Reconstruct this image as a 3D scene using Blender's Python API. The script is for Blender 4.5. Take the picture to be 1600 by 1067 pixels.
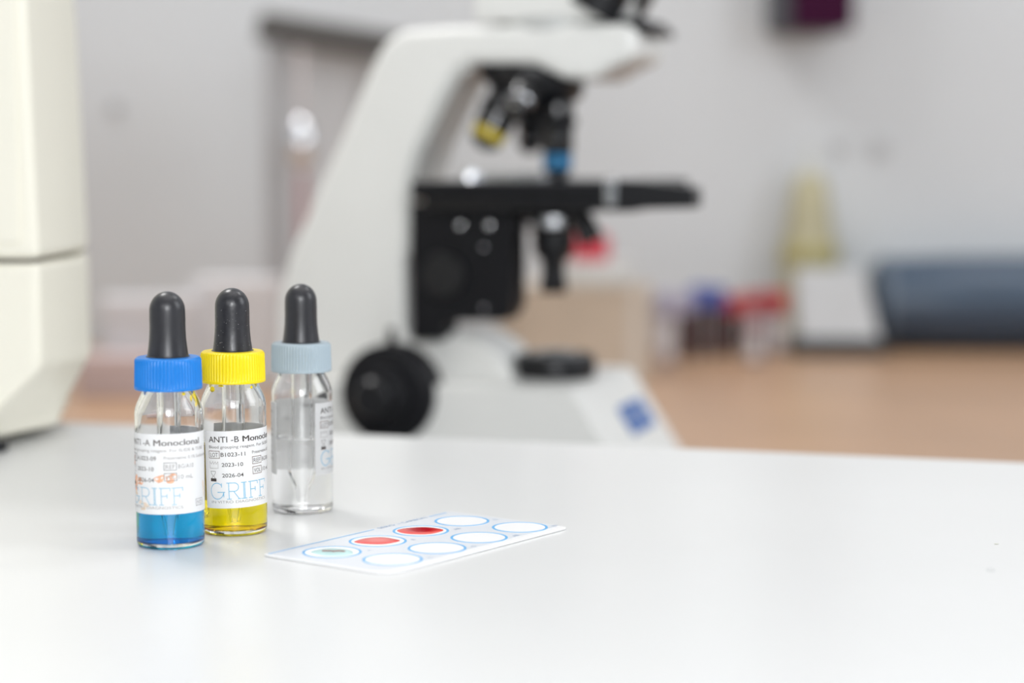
import bpy, bmesh, math, random
from mathutils import Vector, Matrix
random.seed(4)
for o in list(bpy.data.objects): bpy.data.objects.remove(o)
C = bpy.context.scene.collection
R_ = math.radians
TZ = 0.82            # height of the white table top above the floor
BZ = TZ - 0.07       # brown bench top
# ------------------------------------------------------------------ camera
PITCH, H, F = R_(5.4), 0.145, 3200.0
cd = bpy.data.cameras.new('camera'); cam = bpy.data.objects.new('camera', cd); C.objects.link(cam)
cam.location = (0, 0, TZ + H); cam.rotation_euler = (math.pi/2 - PITCH, 0, 0)
cd.sensor_width = 36; cd.lens = 72; cd.clip_start = .01; cd.clip_end = 30
cd.dof.use_dof = True; cd.dof.focus_distance = .770; cd.dof.aperture_fstop = 4.1
bpy.context.scene.camera = cam
# ------------------------------------------------------------------ light
w = bpy.data.worlds.new('world'); bpy.context.scene.world = w; w.use_nodes = True
w.node_tree.nodes['Background'].inputs[0].default_value = (.95, .97, 1, 1)
w.node_tree.nodes['Background'].inputs[1].default_value = .3
def area(name, loc, rot, sx, sy, power, col=(1, 1, 1)):
    l = bpy.data.lights.new(name, 'AREA'); l.shape = 'RECTANGLE'; l.size = sx; l.size_y = sy
    l.energy = power; l.color = col
    o = bpy.data.objects.new(name, l); C.objects.link(o); o.location = loc; o.rotation_euler = rot
    return o
area('ceiling_lamp', (0.1, .75, 2.66), (0, 0, 0), 1.5, 1.5, 8, (1, .985, .965))
area('wall_fill_left', (-.75, 1.65, 2.62), (0, 0, 0), .5, .5, 23, (1, .99, .98))  # added lamp out of view, brightens the left of the back wall
area('wall_fill_right', (1.0, 1.65, 2.62), (0, 0, 0), .5, .5, 8, (.98, .99, 1))  # unseen counterpart on the right, added to lift that end of the wall
area('camera_flash', (-.012, -.02, TZ+H+.15), (R_(90)-R_(7), 0, 0), .19, .13, 2.6, (.97, .98, 1))
area('fill_light', (.3, -1.05, 1.5), (R_(82), 0, R_(6)), 1.0, .8, 18, (.95, .975, 1))  # added frontal fill behind the camera; the room has no window
area('fill_light_right', (1.55, .7, 1.75), (R_(80), 0, R_(60)), .8, 1.0, 13, (.93, .96, 1))  # added side fill without a window, lightens the right of the wall
cy = bpy.context.scene.cycles; cy.max_bounces = 32; cy.sample_clamp_indirect = 30; cy.transmission_bounces = 32; cy.glossy_bounces = 12; cy.transparent_max_bounces = 16
vs = bpy.context.scene.view_settings
vs.view_transform = 'Standard'; vs.look = 'None'; vs.gamma = 1; vs.use_curve_mapping = False; vs.exposure = -0.24
area('fill_light_left', (-.75, -1.0, 1.75), (R_(78), 0, R_(-16)), .6, .6, 5, (.96, .98, 1))  # weak fill added from the left rear, no window there
# ------------------------------------------------------------------ placing: where a line of sight meets a real plane
FW = Vector((0, math.cos(PITCH), -math.sin(PITCH))); UP = Vector((0, math.sin(PITCH), math.cos(PITCH))); CO = Vector((0, 0, TZ+H))
def ray(px, py): return FW*F + Vector((1, 0, 0))*(px-800) + UP*(533.5-py)
def G(px, py, z=TZ):
    d = ray(px, py); return CO + d*((z-CO.z)/d.z)
def P(px, py, D):
    d = ray(px, py); return CO + d*(D/d.y)
# ------------------------------------------------------------------ materials
def mat(name, col, rough=.5, metal=0, spec=.5, noise=0, scale=30, bump=0, coat=0, alpha=1, sss=0):
    m = bpy.data.materials.new(name); m.use_nodes = True; nt = m.node_tree; b = nt.nodes['Principled BSDF']
    b.inputs['Base Color'].default_value = (*col, 1); b.inputs['Roughness'].default_value = rough
    b.inputs['Metallic'].default_value = metal; b.inputs['Specular IOR Level'].default_value = spec
    b.inputs['Coat Weight'].default_value = coat; b.inputs['Alpha'].default_value = alpha
    if noise or bump:
        tc = nt.nodes.new('ShaderNodeTexCoord'); n = nt.nodes.new('ShaderNodeTexNoise')
        n.inputs['Scale'].default_value = scale; n.inputs['Detail'].default_value = 5
        nt.links.new(tc.outputs['Object'], n.inputs['Vector'])
        if noise:
            r = nt.nodes.new('ShaderNodeValToRGB')
            r.color_ramp.elements[0].position = .3; r.color_ramp.elements[1].position = .7
            r.color_ramp.elements[0].color = (*[max(0, c*(1-noise)) for c in col], 1)
            r.color_ramp.elements[1].color = (*[min(1, c*(1+noise)) for c in col], 1)
            nt.links.new(n.outputs['Fac'], r.inputs[0]); nt.links.new(r.outputs[0], b.inputs['Base Color'])
        if bump:
            bn = nt.nodes.new('ShaderNodeBump'); bn.inputs['Strength'].default_value = bump; bn.inputs['Distance'].default_value = .0005
            nt.links.new(n.outputs['Fac'], bn.inputs['Height']); nt.links.new(bn.outputs[0], b.inputs['Normal'])
    return m
def glassmat(name, ior, col=(1, 1, 1), rough=0):
    m = bpy.data.materials.new(name); m.use_nodes = True; nt = m.node_tree
    nt.nodes.remove(nt.nodes['Principled BSDF'])
    g = nt.nodes.new('ShaderNodeBsdfGlass'); g.inputs['IOR'].default_value = ior; g.inputs['Color'].default_value = (*col, 1)
    g.inputs['Roughness'].default_value = rough
    nt.links.new(g.outputs[0], nt.nodes['Material Output'].inputs[0]); return m
M = dict(
    laminate=mat('white_laminate', (.70, .705, .70), .28, noise=.012, scale=9),
    laminate_edge=mat('laminate_edge', (.80, .80, .79), .4),
    wood=mat('brown_bench', (.43, .265, .16), .36, noise=.10, scale=5),
    wood_edge=mat('brown_bench_edge', (.40, .25, .15), .5),
    wall=mat('wall_paint', (.595, .615, .63), .85, noise=.02, scale=4, bump=.1),
    ceiling=mat('ceiling_paint', (.82, .82, .82), .9, noise=.01, scale=3),
    floor=mat('floor_vinyl', (.58, .58, .57), .5, noise=.08, scale=12),
    steel=mat('steel', (.62, .63, .65), .25, 1), chrome=mat('chrome', (.8, .81, .83), .12, 1),
    beige=mat('beige_plastic', (.84, .81, .70), .45, noise=.015, scale=15), gap=mat('seam_shadow_gap', (.10, .09, .08), .8),
    scope=mat('scope_enamel', (.80, .80, .775), .35, noise=.015, scale=20), scope_d=mat('scope_grey_enamel', (.52, .53, .52), .4),
    black=mat('black_enamel', (.010, .010, .012), .30, spec=.35), gloss=mat('gloss_black', (.010, .010, .012), .13, spec=.6), black_r=mat('black_matt', (.009, .009, .011), .5, spec=.15, noise=.2, scale=200, bump=.1),
    yellow_ring=mat('yellow_ring', (.55, .42, .03), .35), blue_ring=mat('blue_ring', (.02, .18, .38), .35),
    sticker=mat('blue_sticker', (.03, .13, .42), .4), lens=mat('lens_glass', (.03, .04, .05), .05, coat=1),
    rubber=mat('black_rubber', (.026, .026, .030), .34, noise=.12, scale=300), rubber_dusty=mat('dusty_black_rubber', (.024, .024, .028), .30, noise=.2, scale=500, bump=.15),
    dust=mat('dust', (.5, .5, .5), .9),
    capblue=mat('blue_cap', (.004, .195, .63), .38), capyellow=mat('yellow_cap', (.90, .68, .0), .38), capgrey=mat('grey_cap', (.36, .44, .49), .42),
    paper=mat('label_paper', (.93, .93, .93), .5), ink=mat('dark_ink', (.05, .038, .032), .6), ink_l=mat('faded_ink', (.15, .135, .13), .6),
    brown_ink=mat('brown_ink', (.15, .08, .055), .6), pale_ink=mat('pale_ink', (.36, .34, .33), .6),
    logo=mat('logo_blue', (.16, .46, .68), .6), logo_l=mat('faded_logo_blue', (.28, .52, .68), .6),
    stain=mat('orange_stain', (.80, .42, .26), .5, noise=.25, scale=500), stain_d=mat('rust_stain', (.52, .16, .08), .5, noise=.3, scale=600),
    stain_y=mat('tan_stain', (.80, .66, .52), .5, noise=.1, scale=500),
    card=mat('card_white', (.86, .86, .86), .3), cardfield=mat('card_grey_print', (.70, .725, .765), .32), well=mat('card_well', (.94, .94, .94), .25),
    cardblue=mat('card_blue_print', (.12, .42, .76), .35), cardtext=mat('card_text_print', (.28, .40, .58), .4),
)
def thinglass(name, edge=.72, tint=(.992, .995, .995), refr=0.0, ior=1.33, rough=0, turbid=0):
    # clear pass-through dimming towards grazing angles (longer path in the wall) + Fresnel mirror, optionally part refraction
    m = bpy.data.materials.new(name); m.use_nodes = True; nt = m.node_tree; nt.nodes.remove(nt.nodes['Principled BSDF'])
    lw = nt.nodes.new('ShaderNodeLayerWeight'); lw.inputs['Blend'].default_value = .5
    rp = nt.nodes.new('ShaderNodeValToRGB'); rp.color_ramp.elements[0].position = .78; rp.color_ramp.elements[1].position = 1.0
    rp.color_ramp.elements[0].color = (*tint, 1); rp.color_ramp.elements[1].color = (*[c*edge for c in tint], 1)
    tr = nt.nodes.new('ShaderNodeBsdfTransparent'); gl = nt.nodes.new('ShaderNodeBsdfGlossy'); gl.inputs['Roughness'].default_value = .03
    pw = nt.nodes.new('ShaderNodeMath'); pw.operation = 'POWER'; pw.inputs[1].default_value = 5
    fr = nt.nodes.new('ShaderNodeMath'); fr.operation = 'MULTIPLY_ADD'; fr.inputs[1].default_value = .8; fr.inputs[2].default_value = .03; nt.links.new(lw.outputs['Facing'], pw.inputs[0]); nt.links.new(pw.outputs[0], fr.inputs[0])
    mx = nt.nodes.new('ShaderNodeMixShader'); L = nt.links.new
    L(lw.outputs['Facing'], rp.inputs[0]); L(rp.outputs[0], tr.inputs['Color']); L(fr.outputs[0], mx.inputs[0])
    src = tr
    if refr:
        rf = nt.nodes.new('ShaderNodeBsdfRefraction'); rf.inputs['IOR'].default_value = ior; rf.inputs['Color'].default_value = (*tint, 1); rf.inputs['Roughness'].default_value = rough
        m2 = nt.nodes.new('ShaderNodeMixShader'); m2.inputs[0].default_value = refr; L(tr.outputs[0], m2.inputs[1]); L(rf.outputs[0], m2.inputs[2]); src = m2
    if turbid:
        df = nt.nodes.new('ShaderNodeBsdfDiffuse'); df.inputs['Color'].default_value = (*[c**2.2*.95 for c in tint], 1)
        m3 = nt.nodes.new('ShaderNodeMixShader'); m3.inputs[0].default_value = turbid; L(src.outputs[0], m3.inputs[1]); L(df.outputs[0], m3.inputs[2]); src = m3
    L(src.outputs[0], mx.inputs[1]); L(gl.outputs[0], mx.inputs[2]); L(mx.outputs[0], nt.nodes['Material Output'].inputs[0]); return m
nt = M['paper'].node_tree; tl = nt.nodes.new('ShaderNodeBsdfTranslucent'); tl.inputs['Color'].default_value = (.93, .93, .93, 1)
mx = nt.nodes.new('ShaderNodeMixShader'); mx.inputs[0].default_value = .2; nt.links.new(nt.nodes['Principled BSDF'].outputs[0], mx.inputs[1]); nt.links.new(tl.outputs[0], mx.inputs[2]); nt.links.new(mx.outputs[0], nt.nodes['Material Output'].inputs[0])
M['paper_thin'] = M['paper'].copy(); M['paper_thin'].name = 'thin_label_paper'
[n for n in M['paper_thin'].node_tree.nodes if n.type == 'MIX_SHADER'][0].inputs[0].default_value = .6
def liquidmat(name, ior, tint, dcol, turbid):
    m = glassmat(name, ior, tint); nt = m.node_tree
    if turbid:
        g = [n for n in nt.nodes if n.type == 'BSDF_GLASS'][0]; df = nt.nodes.new('ShaderNodeBsdfDiffuse'); df.inputs['Color'].default_value = (*dcol, 1)
        mx = nt.nodes.new('ShaderNodeMixShader'); mx.inputs[0].default_value = turbid
        nt.links.new(g.outputs[0], mx.inputs[1]); nt.links.new(df.outputs[0], mx.inputs[2]); nt.links.new(mx.outputs[0], nt.nodes['Material Output'].inputs[0])
    return m
M['glass'] = glassmat('glass', 1.47, (.997, .998, .998)); M['glass_wet'] = glassmat('glass_in_liquid', 1.10, (.997, .998, .998))
LQ = dict(blue=((.0, .70, .98), (.0, .40, .74), .12), yellow=((1.0, .91, .0), (1.0, .80, .0), 0), clear=((1, 1, 1), (.9, .9, .9), 0))
for k, (c, d_, tb_) in LQ.items():
    M['liq_'+k] = liquidmat(k+'_reagent', .917, c, d_, tb_); M['liqtop_'+k] = liquidmat(k+'_reagent_surface', 1.33, c, d_, tb_)
# ------------------------------------------------------------------ mesh helpers
def finish(o, me, m, parent, smooth, sharp):
    for mm in (m if isinstance(m, (list, tuple)) else [m]): me.materials.append(mm)
    if smooth:
        for p in me.polygons: p.use_smooth = True
        me.set_sharp_from_angle(angle=R_(sharp))
    if parent: o.parent = parent
def obj(name, bm, m, parent=None, smooth=True, sharp=35, bevel=0, bseg=3, loc=None, rot=None, recalc=True):
    me = bpy.data.meshes.new(name)
    if recalc: bmesh.ops.recalc_face_normals(bm, faces=bm.faces)
    bm.to_mesh(me); bm.free()
    o = bpy.data.objects.new(name, me); C.objects.link(o); finish(o, me, m, parent, smooth, sharp)
    if bevel:
        b = o.modifiers.new('bevel', 'BEVEL'); b.width = bevel; b.segments = bseg; b.limit_method = 'ANGLE'; b.angle_limit = R_(30); b.harden_normals = True
    if loc is not None: o.location = loc
    if rot is not None: o.rotation_euler = rot
    return o
def tag(o, label, cat, group=None):
    o['label'] = label; o['category'] = cat
    if group: o['group'] = group
    return o
def thing(name, label, cat, loc=(0, 0, 0), rotz=0, group=None):
    o = bpy.data.objects.new(name, None); C.objects.link(o); o.location = loc; o.rotation_euler = (0, 0, rotz); o.empty_display_size = .02
    return tag(o, label, cat, group)
def struct(o): o['kind'] = 'structure'; return o
def box_bm(x0, x1, y0, y1, z0, z1, bm=None):
    bm = bm or bmesh.new()
    v = [bm.verts.new(p) for p in ((x0,y0,z0),(x1,y0,z0),(x1,y1,z0),(x0,y1,z0),(x0,y0,z1),(x1,y0,z1),(x1,y1,z1),(x0,y1,z1))]
    for f in ((0,3,2,1),(4,5,6,7),(0,1,5,4),(1,2,6,5),(2,3,7,6),(3,0,4,7)): bm.faces.new([v[i] for i in f])
    return bm
def prism_bm(pts, y0, y1, bm=None):            # polygon in (x, z) extruded along y
    bm = bm or bmesh.new()
    a = [bm.verts.new((x, y0, z)) for x, z in pts]; b = [bm.verts.new((x, y1, z)) for x, z in pts]
    n = len(pts); bm.faces.new(a); bm.faces.new(b[::-1])
    for i in range(n): bm.faces.new((a[i], b[i], b[(i+1) % n], a[(i+1) % n]))
    return bm
def slab_bm(pts, z0, z1, bm=None):             # polygon in (x, y) extruded up
    bm = bm or bmesh.new()
    a = [bm.verts.new((x, y, z0)) for x, y in pts]; b = [bm.verts.new((x, y, z1)) for x, y in pts]
    n = len(pts); bm.faces.new(a[::-1]); bm.faces.new(b)
    for i in range(n): bm.faces.new((a[i], a[(i+1) % n], b[(i+1) % n], b[i]))
    return bm
def lathe_bm(prof, seg=48, bm=None, mtx=None, mi=None, rfun=None):
    """prof: (r, z) from bottom to top; r == 0 closes on the axis"""
    bm = bm or bmesh.new(); rings = []
    for r, z in prof:
        if r <= 1e-9: rings.append([bm.verts.new((0, 0, z))])
        else:
            rings.append([bm.verts.new(((r+(rfun(t, r, z) if rfun else 0))*math.cos(t), (r+(rfun(t, r, z) if rfun else 0))*math.sin(t), z)) for t in (2*math.pi*i/seg for i in range(seg))])
    new = [v for r in rings for v in r]
    for k in range(len(rings)-1):
        a, b = rings[k], rings[k+1]
        for i in range(seg):
            j = (i+1) % seg
            if len(a) == 1 and len(b) == 1: continue
            if len(a) == 1: f = bm.faces.new((a[0], b[j], b[i]))
            elif len(b) == 1: f = bm.faces.new((a[i], a[j], b[0]))
            else: f = bm.faces.new((a[i], a[j], b[j], b[i]))
            if mi: f.material_index = mi(k)
    if mtx is not None: bmesh.ops.transform(bm, matrix=mtx, verts=new)
    return bm
def cyl_between(a, b, r0, r1=None, seg=32, bm=None, prof=None):
    a, b = Vector(a), Vector(b); d = b-a; L = d.length; r1 = r0 if r1 is None else r1
    q = d.to_track_quat('Z', 'Y').to_matrix().to_4x4(); q.translation = a
    prof = [(r, t*L) for t, r in prof] if prof else [(0, 0), (r0, 0), (r1, L), (0, L)]
    return lathe_bm(prof, seg, bm, q)
def rounded(pts, rad, n=5):                    # rounds every corner of a 2-D polygon
    out = []; N = len(pts)
    for i in range(N):
        p0, p, p1 = Vector(pts[i-1]), Vector(pts[i]), Vector(pts[(i+1) % N])
        r = rad[i] if isinstance(rad, (list, tuple)) else rad
        if r <= 0: out.append(tuple(p)); continue
        a = (p0-p); b = (p1-p); ra = min(r, a.length*.45, b.length*.45)
        A = p+a.normalized()*ra; B = p+b.normalized()*ra
        for k in range(n+1):
            t = k/n; out.append(tuple(A*(1-t)**2 + p*2*t*(1-t) + B*t*t))
    return out
# ------------------------------------------------------------------ flat print: lettering as geometry, in mm, (u, v)
_tc = {}
def text2d(s, cap, width=None, off=0):
    key = (s, off)
    if key not in _tc:
        cu = bpy.data.curves.new('t', 'FONT'); cu.body = s; cu.size = 1; cu.resolution_u = 3; cu.offset = off
        o = bpy.data.objects.new('t', cu); C.objects.link(o); bpy.context.view_layer.update()
        me = o.evaluated_get(bpy.context.evaluated_depsgraph_get()).to_mesh()
        _tc[key] = ([(v.co.x, v.co.y) for v in me.vertices], [tuple(p.vertices) for p in me.polygons])
        o.evaluated_get(bpy.context.evaluated_depsgraph_get()).to_mesh_clear()
        bpy.data.objects.remove(o); bpy.data.curves.remove(cu)
    vs_, fs = _tc[key]
    x0 = min(v[0] for v in vs_); x1 = max(v[0] for v in vs_)
    sy = cap/.70; sx = (width/(x1-x0)) if width else sy
    return [((x-x0)*sx, y*sy) for x, y in vs_], fs
class Print:
    def __init__(s): s.v = []; s.f = []
    def text(s, st, u, v, cap, width=None, off=0):
        a, f = text2d(st, cap, width, off); n = len(s.v)
        s.v += [(x+u, y+v) for x, y in a]; s.f += [tuple(i+n for i in q) for q in f]
    def line(s, pts, wd):
        P2 = [Vector(p) for p in pts]
        for a, b in zip(P2, P2[1:]):
            d = b-a; L = d.length
            if L < 1e-6: continue
            k = max(1, int(L/.8)); t = d/L; nn = Vector((-t.y, t.x))*wd/2; a_ = a-t*wd*.3; b_ = b+t*wd*.3
            n = len(s.v)
            for i in range(k+1):
                c = a_.lerp(b_, i/k); s.v += [tuple(c-nn), tuple(c+nn)]
            for i in range(k): s.f.append((n+2*i, n+2*i+2, n+2*i+3, n+2*i+1))
    def rect(s, u0, v0, u1, v1, wd): s.line([(u0, v0), (u1, v0), (u1, v1), (u0, v1), (u0, v0)], wd)
    def fill(s, u0, v0, u1, v1): s.line([(u0, (v0+v1)/2), (u1, (v0+v1)/2)], v1-v0)
    def blot(s, u, v, ru, rv, seed):
        rnd = random.Random(seed); n = len(s.v); N = 22; ph = [rnd.uniform(0, 6.28) for _ in range(4)]
        s.v.append((u, v))
        for i in range(N):
            t = 2*math.pi*i/N; k = 1+.22*math.sin(2*t+ph[0])+.14*math.sin(3*t+ph[1])+.09*math.sin(5*t+ph[2])
            s.v.append((u+ru*k*math.cos(t), v+rv*k*math.sin(t)))
        s.f += [(n, n+1+i, n+1+(i+1) % N) for i in range(N)]
    def build(s, name, m, parent, fmap):
        me = bpy.data.meshes.new(name); me.from_pydata([fmap(x, y) for x, y in s.v], [], s.f); me.update()
        o = bpy.data.objects.new(name, me); C.objects.link(o); finish(o, me, m, parent, False, 30); return o

# ================================================================== the room
RX, RY0, RY1, RH = 2.0, -1.6, 2.24, 2.7
struct(obj('floor', box_bm(-RX, RX, RY0, RY1, -.05, 0), M['floor'], smooth=False))
struct(obj('ceiling', box_bm(-RX, RX, RY0, RY1, RH, RH+.05), M['ceiling'], smooth=False))
struct(obj('wall_back', box_bm(-RX, RX, RY1, RY1+.06, 0, RH), M['wall'], smooth=False))
struct(obj('wall_left', box_bm(-RX-.06, -RX, RY0, RY1, 0, RH), M['wall'], smooth=False))
struct(obj('wall_right', box_bm(RX, RX+.06, RY0, RY1, 0, RH), M['wall'], smooth=False))
struct(obj('wall_front', box_bm(-RX, RX, RY0-.06, RY0, 0, RH), M['wall'], smooth=False))
struct(obj('baseboard_back', box_bm(-RX, RX, RY1-.015, RY1, 0, .08), M['laminate_edge'], bevel=.003))
# ---- white table
e1, e2 = G(1000, 697), G(1600, 722.5)
ed = (e2-e1).normalized(); th = math.atan2(ed.y, ed.x)
t = thing('white_table', 'large smooth white laminate table top filling the foreground', 'table', (e1.x, e1.y, 0), th)
obj('tabletop', slab_bm(rounded([(-1.0, -.80), (.62, -.80), (.62, 0), (-1.0, 0)], .01), TZ-.028, TZ), M['laminate'], t, bevel=.0012, bseg=2)
for lx in (-.94, .56):
    for ly in (-.74, -.12):
        obj('leg', box_bm(lx-.025, lx+.025, ly-.025, ly+.025, 0, TZ-.028), M['steel'], t, bevel=.003)
# ---- brown bench
t = thing('wooden_bench', 'light brown wooden worktop against the grey wall behind the white table', 'bench', (0, 1.72, 0))
obj('worktop', slab_bm(rounded([(-1.3, -.44), (1.5, -.44), (1.5, .51), (-1.3, .51)], .006), BZ-.032, BZ), M['wood'], t, bevel=.002)
for lx in (-1.25, 0.1, 1.42): obj('side_panel', box_bm(lx, lx+.03, -.38, .48, 0, BZ-.032), M['wood_edge'], t, bevel=.002)
obj('rear_panel', box_bm(-1.22, 1.42, .45, .47, .3, BZ-.032), M['wood_edge'], t)

# ================================================================== reagent bottles
mm = .001
RB = 12.0
def bulb_prof(r=1.0):
    pr = [(0, 0), (7.3, 0), (7.35, .6), (7.1, 2.2), (6.75, 4.5), (6.45, 7.5), (6.3, 10.5), (6.3, 14), (6.25, 16.5)]
    for k in range(1, 11):
        a = k/10*math.pi/2; pr.append((6.25*math.cos(a), 16.5+6.4*math.sin(a)))
    pr[-1] = (0, pr[-1][1]); return [(a*mm, b*1.057*mm) for a, b in pr]
def bottle(name, label, base, capm, liq, level, bulbm, scale=1.0):
    t = thing(name, label, 'bottle', base, 0, 'dropper bottles of reagent on the white table'); t.scale = (scale,)*3
    inner = [(0, 2.9), (4, 2.5), (8, 1.9), (10, 1.9), (10.9, 2.7)]
    outer = [(0, 1.0), (6, .8), (9, .25), (10.2, 0), (11.2, .25), (11.85, 1.1), (RB, 2.2), (RB, 20), (RB, 36), (RB, 47.2), (11.8, 48.8), (11.2, 50.6), (10.3, 52.6), (9.5, 54.2), (9.0, 55.6), (8.9, 61.5), (8.6, 62)]
    top_in = [(7.6, 62), (7.4, 61.5), (7.4, 55.6), (8.2, 53.8), (9.2, 52.0), (10.2, 50.0), (10.9, 48.4), (11.15, 46.8), (11.2, 40), (11.2, level)]
    bm = lathe_bm([(a*mm, b*mm) for a, b in outer+top_in], 96)
    obj('glass_body', bm, M['glass'], t, sharp=80, recalc=False)
    lp = inner + [(11.2, 4.2), (11.2, level*.5), (11.2, level)]
    k0 = len(lp)-1
    lp2 = lp + [(10.2, level-.25), (8, level-.32), (0, level-.35)]
    lp2[k0] = (11.2, level)
    bm = lathe_bm([(a*mm, b*mm) for a, b in lp2], 96, mi=lambda k: 0 if k < k0 else 1)
    obj('liquid', bm, [M['liq_'+liq], M['liqtop_'+liq]], t, sharp=60, recalc=False)
    # pipette: straight wide tube that necks down to a tip
    po = [(1.35, 4.2), (1.5, 4.6), (1.9, 8), (2.3, 10.5), (3.3, 13), (4.0, 15.5), (4.2, 18), (4.2, level-.5), (4.2, level+.5), (4.2, 58)]
    pi_ = [(3.3, 58), (3.3, level+.5), (3.3, level-.5), (3.3, 18), (3.1, 15.8), (2.4, 13.4), (1.4, 10.6), (1.0, 8), (.7, 4.6), (.8, 4.2), (1.35, 4.2)]
    pp = po+pi_
    bm = lathe_bm([(a*mm, b*mm) for a, b in pp], 40, mi=lambda k: 0 if (pp[k][1]+pp[k+1][1])/2 > level else 1)
    obj('pipette', bm, [M['glass'], M['glass_wet']], t, sharp=50, recalc=False)
    # ribbed cap
    def rib(tt, r, z): return (.17*max(-.6, math.cos(62*tt)))*mm if (10.9*mm < r and 56.6*mm < z < 66.2*mm) else 0
    cp = [(9.3, 56), (11.75, 55.7), (11.95, 56.0), (11.95, 56.55), (11.72, 56.9), (11.66, 60), (11.55, 64), (11.5, 66.0), (11.3, 66.6), (10.8, 67.0), (7.4, 67.1), (7.0, 67.1), (7.0, 65.5), (9.3, 65.3), (9.3, 56)]
    obj('cap', lathe_bm([(a*mm, b*mm) for a, b in cp], 372, rfun=rib), capm, t, sharp=28)
    b = obj('dropper_bulb', lathe_bm(bulb_prof(), 64), bulbm, t, loc=(0, 0, 65.9*mm), sharp=60)
    obj('bulb_collar', lathe_bm([(0, 65.3*mm), (7.7*mm, 65.3*mm), (7.7*mm, 67.25*mm), (7.4*mm, 67.4*mm), (0, 67.4*mm)], 64), bulbm, t)
    return t, b
def label_art(letter, lot, d1, d2):
    D, Lt, B = Print(), Print(), Print(); G_ = Print(); S_ = Print()
    D.text('ANTI -'+letter, 2.4, 24.2, 2.15, 11.8, .006)
    for du in (0, .09, .18): D.text('Monoclonal', 15.5+du, 24.2, 2.15, 17.5)
    Lt.text('Blood grouping reagent. For SLIDE & TUBE', 2.4, 22.0, 1.05, 33, .004)
    B.rect(2.3, 18.4, 6.8, 21.0, .2); Lt.text('LOT', 2.9, 18.9, 1.5, 3.3, .004)
    D.text(lot, 7.3, 19.0, 1.45, 9.0, .007)
    S_.line([(2.5, 17.2), (2.5, 14.7), (6.1, 14.7), (6.1, 17.2), (5.3, 16.2), (5.0, 17.2), (4.3, 16.2), (3.9, 17.2), (3.2, 16.2), (2.5, 17.2)], .13)
    D.text(d1, 7.5, 15.3, 1.4, 7.8, .007)
    D.line([(2.9, 13.6), (4.9, 13.6), (4.8, 12.9), (4.1, 12.0), (4.1, 11.7), (4.8, 10.9), (3.0, 10.9), (3.7, 11.7), (3.7, 12.0), (3.0, 12.9), (2.9, 13.6)], .13); D.fill(3.0, 9.9, 4.8, 11.0)
    D.text(d2, 7.5, 11.4, 1.4, 7.8, .007)
    Lt.text('Preservative: 0.1% Sodium Azide', 19.0, 19.4, 1.1, 21, .004)
    B.rect(19.0, 15.6, 23.3, 18.2, .2); Lt.text('REF', 19.5, 16.1, 1.5, 3.3, .004); Lt.text('BG/'+letter+'10', 23.9, 16.1, 1.5, 6.0)
    B.rect(19.0, 11.9, 23.3, 14.5, .2); Lt.text('VOL', 19.5, 12.4, 1.5, 3.3, .004); Lt.text('10 mL', 23.9, 12.4, 1.5, 5.6)
    # GRIFF in thin slab-serif strokes
    b, h, wd = 3.4, 5.9, .26
    def arc(cx, cy, rx, ry, a0, a1, n=18): return [(cx+rx*math.cos(R_(a0+(a1-a0)*i/n)), cy+ry*math.sin(R_(a0+(a1-a0)*i/n))) for i in range(n+1)]
    G_.line(arc(5.2, b+h/2, 2.6, h/2, 45, 350), wd); G_.line([(5.4, b+h*.43), (8.2, b+h*.43)], wd); G_.line([(7.76, b+h*.43), (7.76, b+h*.14)], wd); G_.line([(7.05, b+h*.98), (7.05, b+h*.75)], wd)
    def serif(x, y, k=.75): G_.line([(x-k, y), (x+k, y)], wd)
    x = 9.7; G_.line([(x, b), (x, b+h)], wd); serif(x, b); G_.line([(x-.7, b+h), (x+2.0, b+h)], wd)
    G_.line(arc(x+2.0, b+h*.74, 1.5, h*.26, 90, -90, 12), wd); G_.line([(x, b+h*.48), (x+2.0, b+h*.48)], wd); G_.line([(x+1.7, b+h*.48), (x+3.6, b)], wd); G_.line([(x+3.2, b), (x+4.2, b)], wd)
    x = 15.2; G_.line([(x-.14, b), (x-.14, b+h)], wd); G_.line([(x+.3, b), (x+.3, b+h)], wd); serif(x, b, .95); serif(x, b+h, .95)
    for x in (17.7, 22.1):
        G_.line([(x, b), (x, b+h)], wd); serif(x, b); G_.line([(x-.7, b+h), (x+3.1, b+h), (x+3.1, b+h*.82)], wd); G_.line([(x, b+h*.52), (x+2.0, b+h*.52)], wd); G_.line([(x+2.0, b+h*.64), (x+2.0, b+h*.40)], wd)
    S_.text('IN VITRO DIAGNOSTICS', 2.7, 1.9, .95, 22.5)
    B.rect(30.6, 2.3, 34.6, 4.6, .14); Lt.text('IVD', 31.1, 2.75, 1.3, 3.0)
    for k in range(9): Lt.text(('Store at 2-8 C', 'For in vitro use', 'Read the leaflet', 'Do not freeze')[k % 4], 44.5, 24.2-2.35*k, 1.0, 11.5-(k*3 % 4))
    return D, Lt, B, G_, S_
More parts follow.
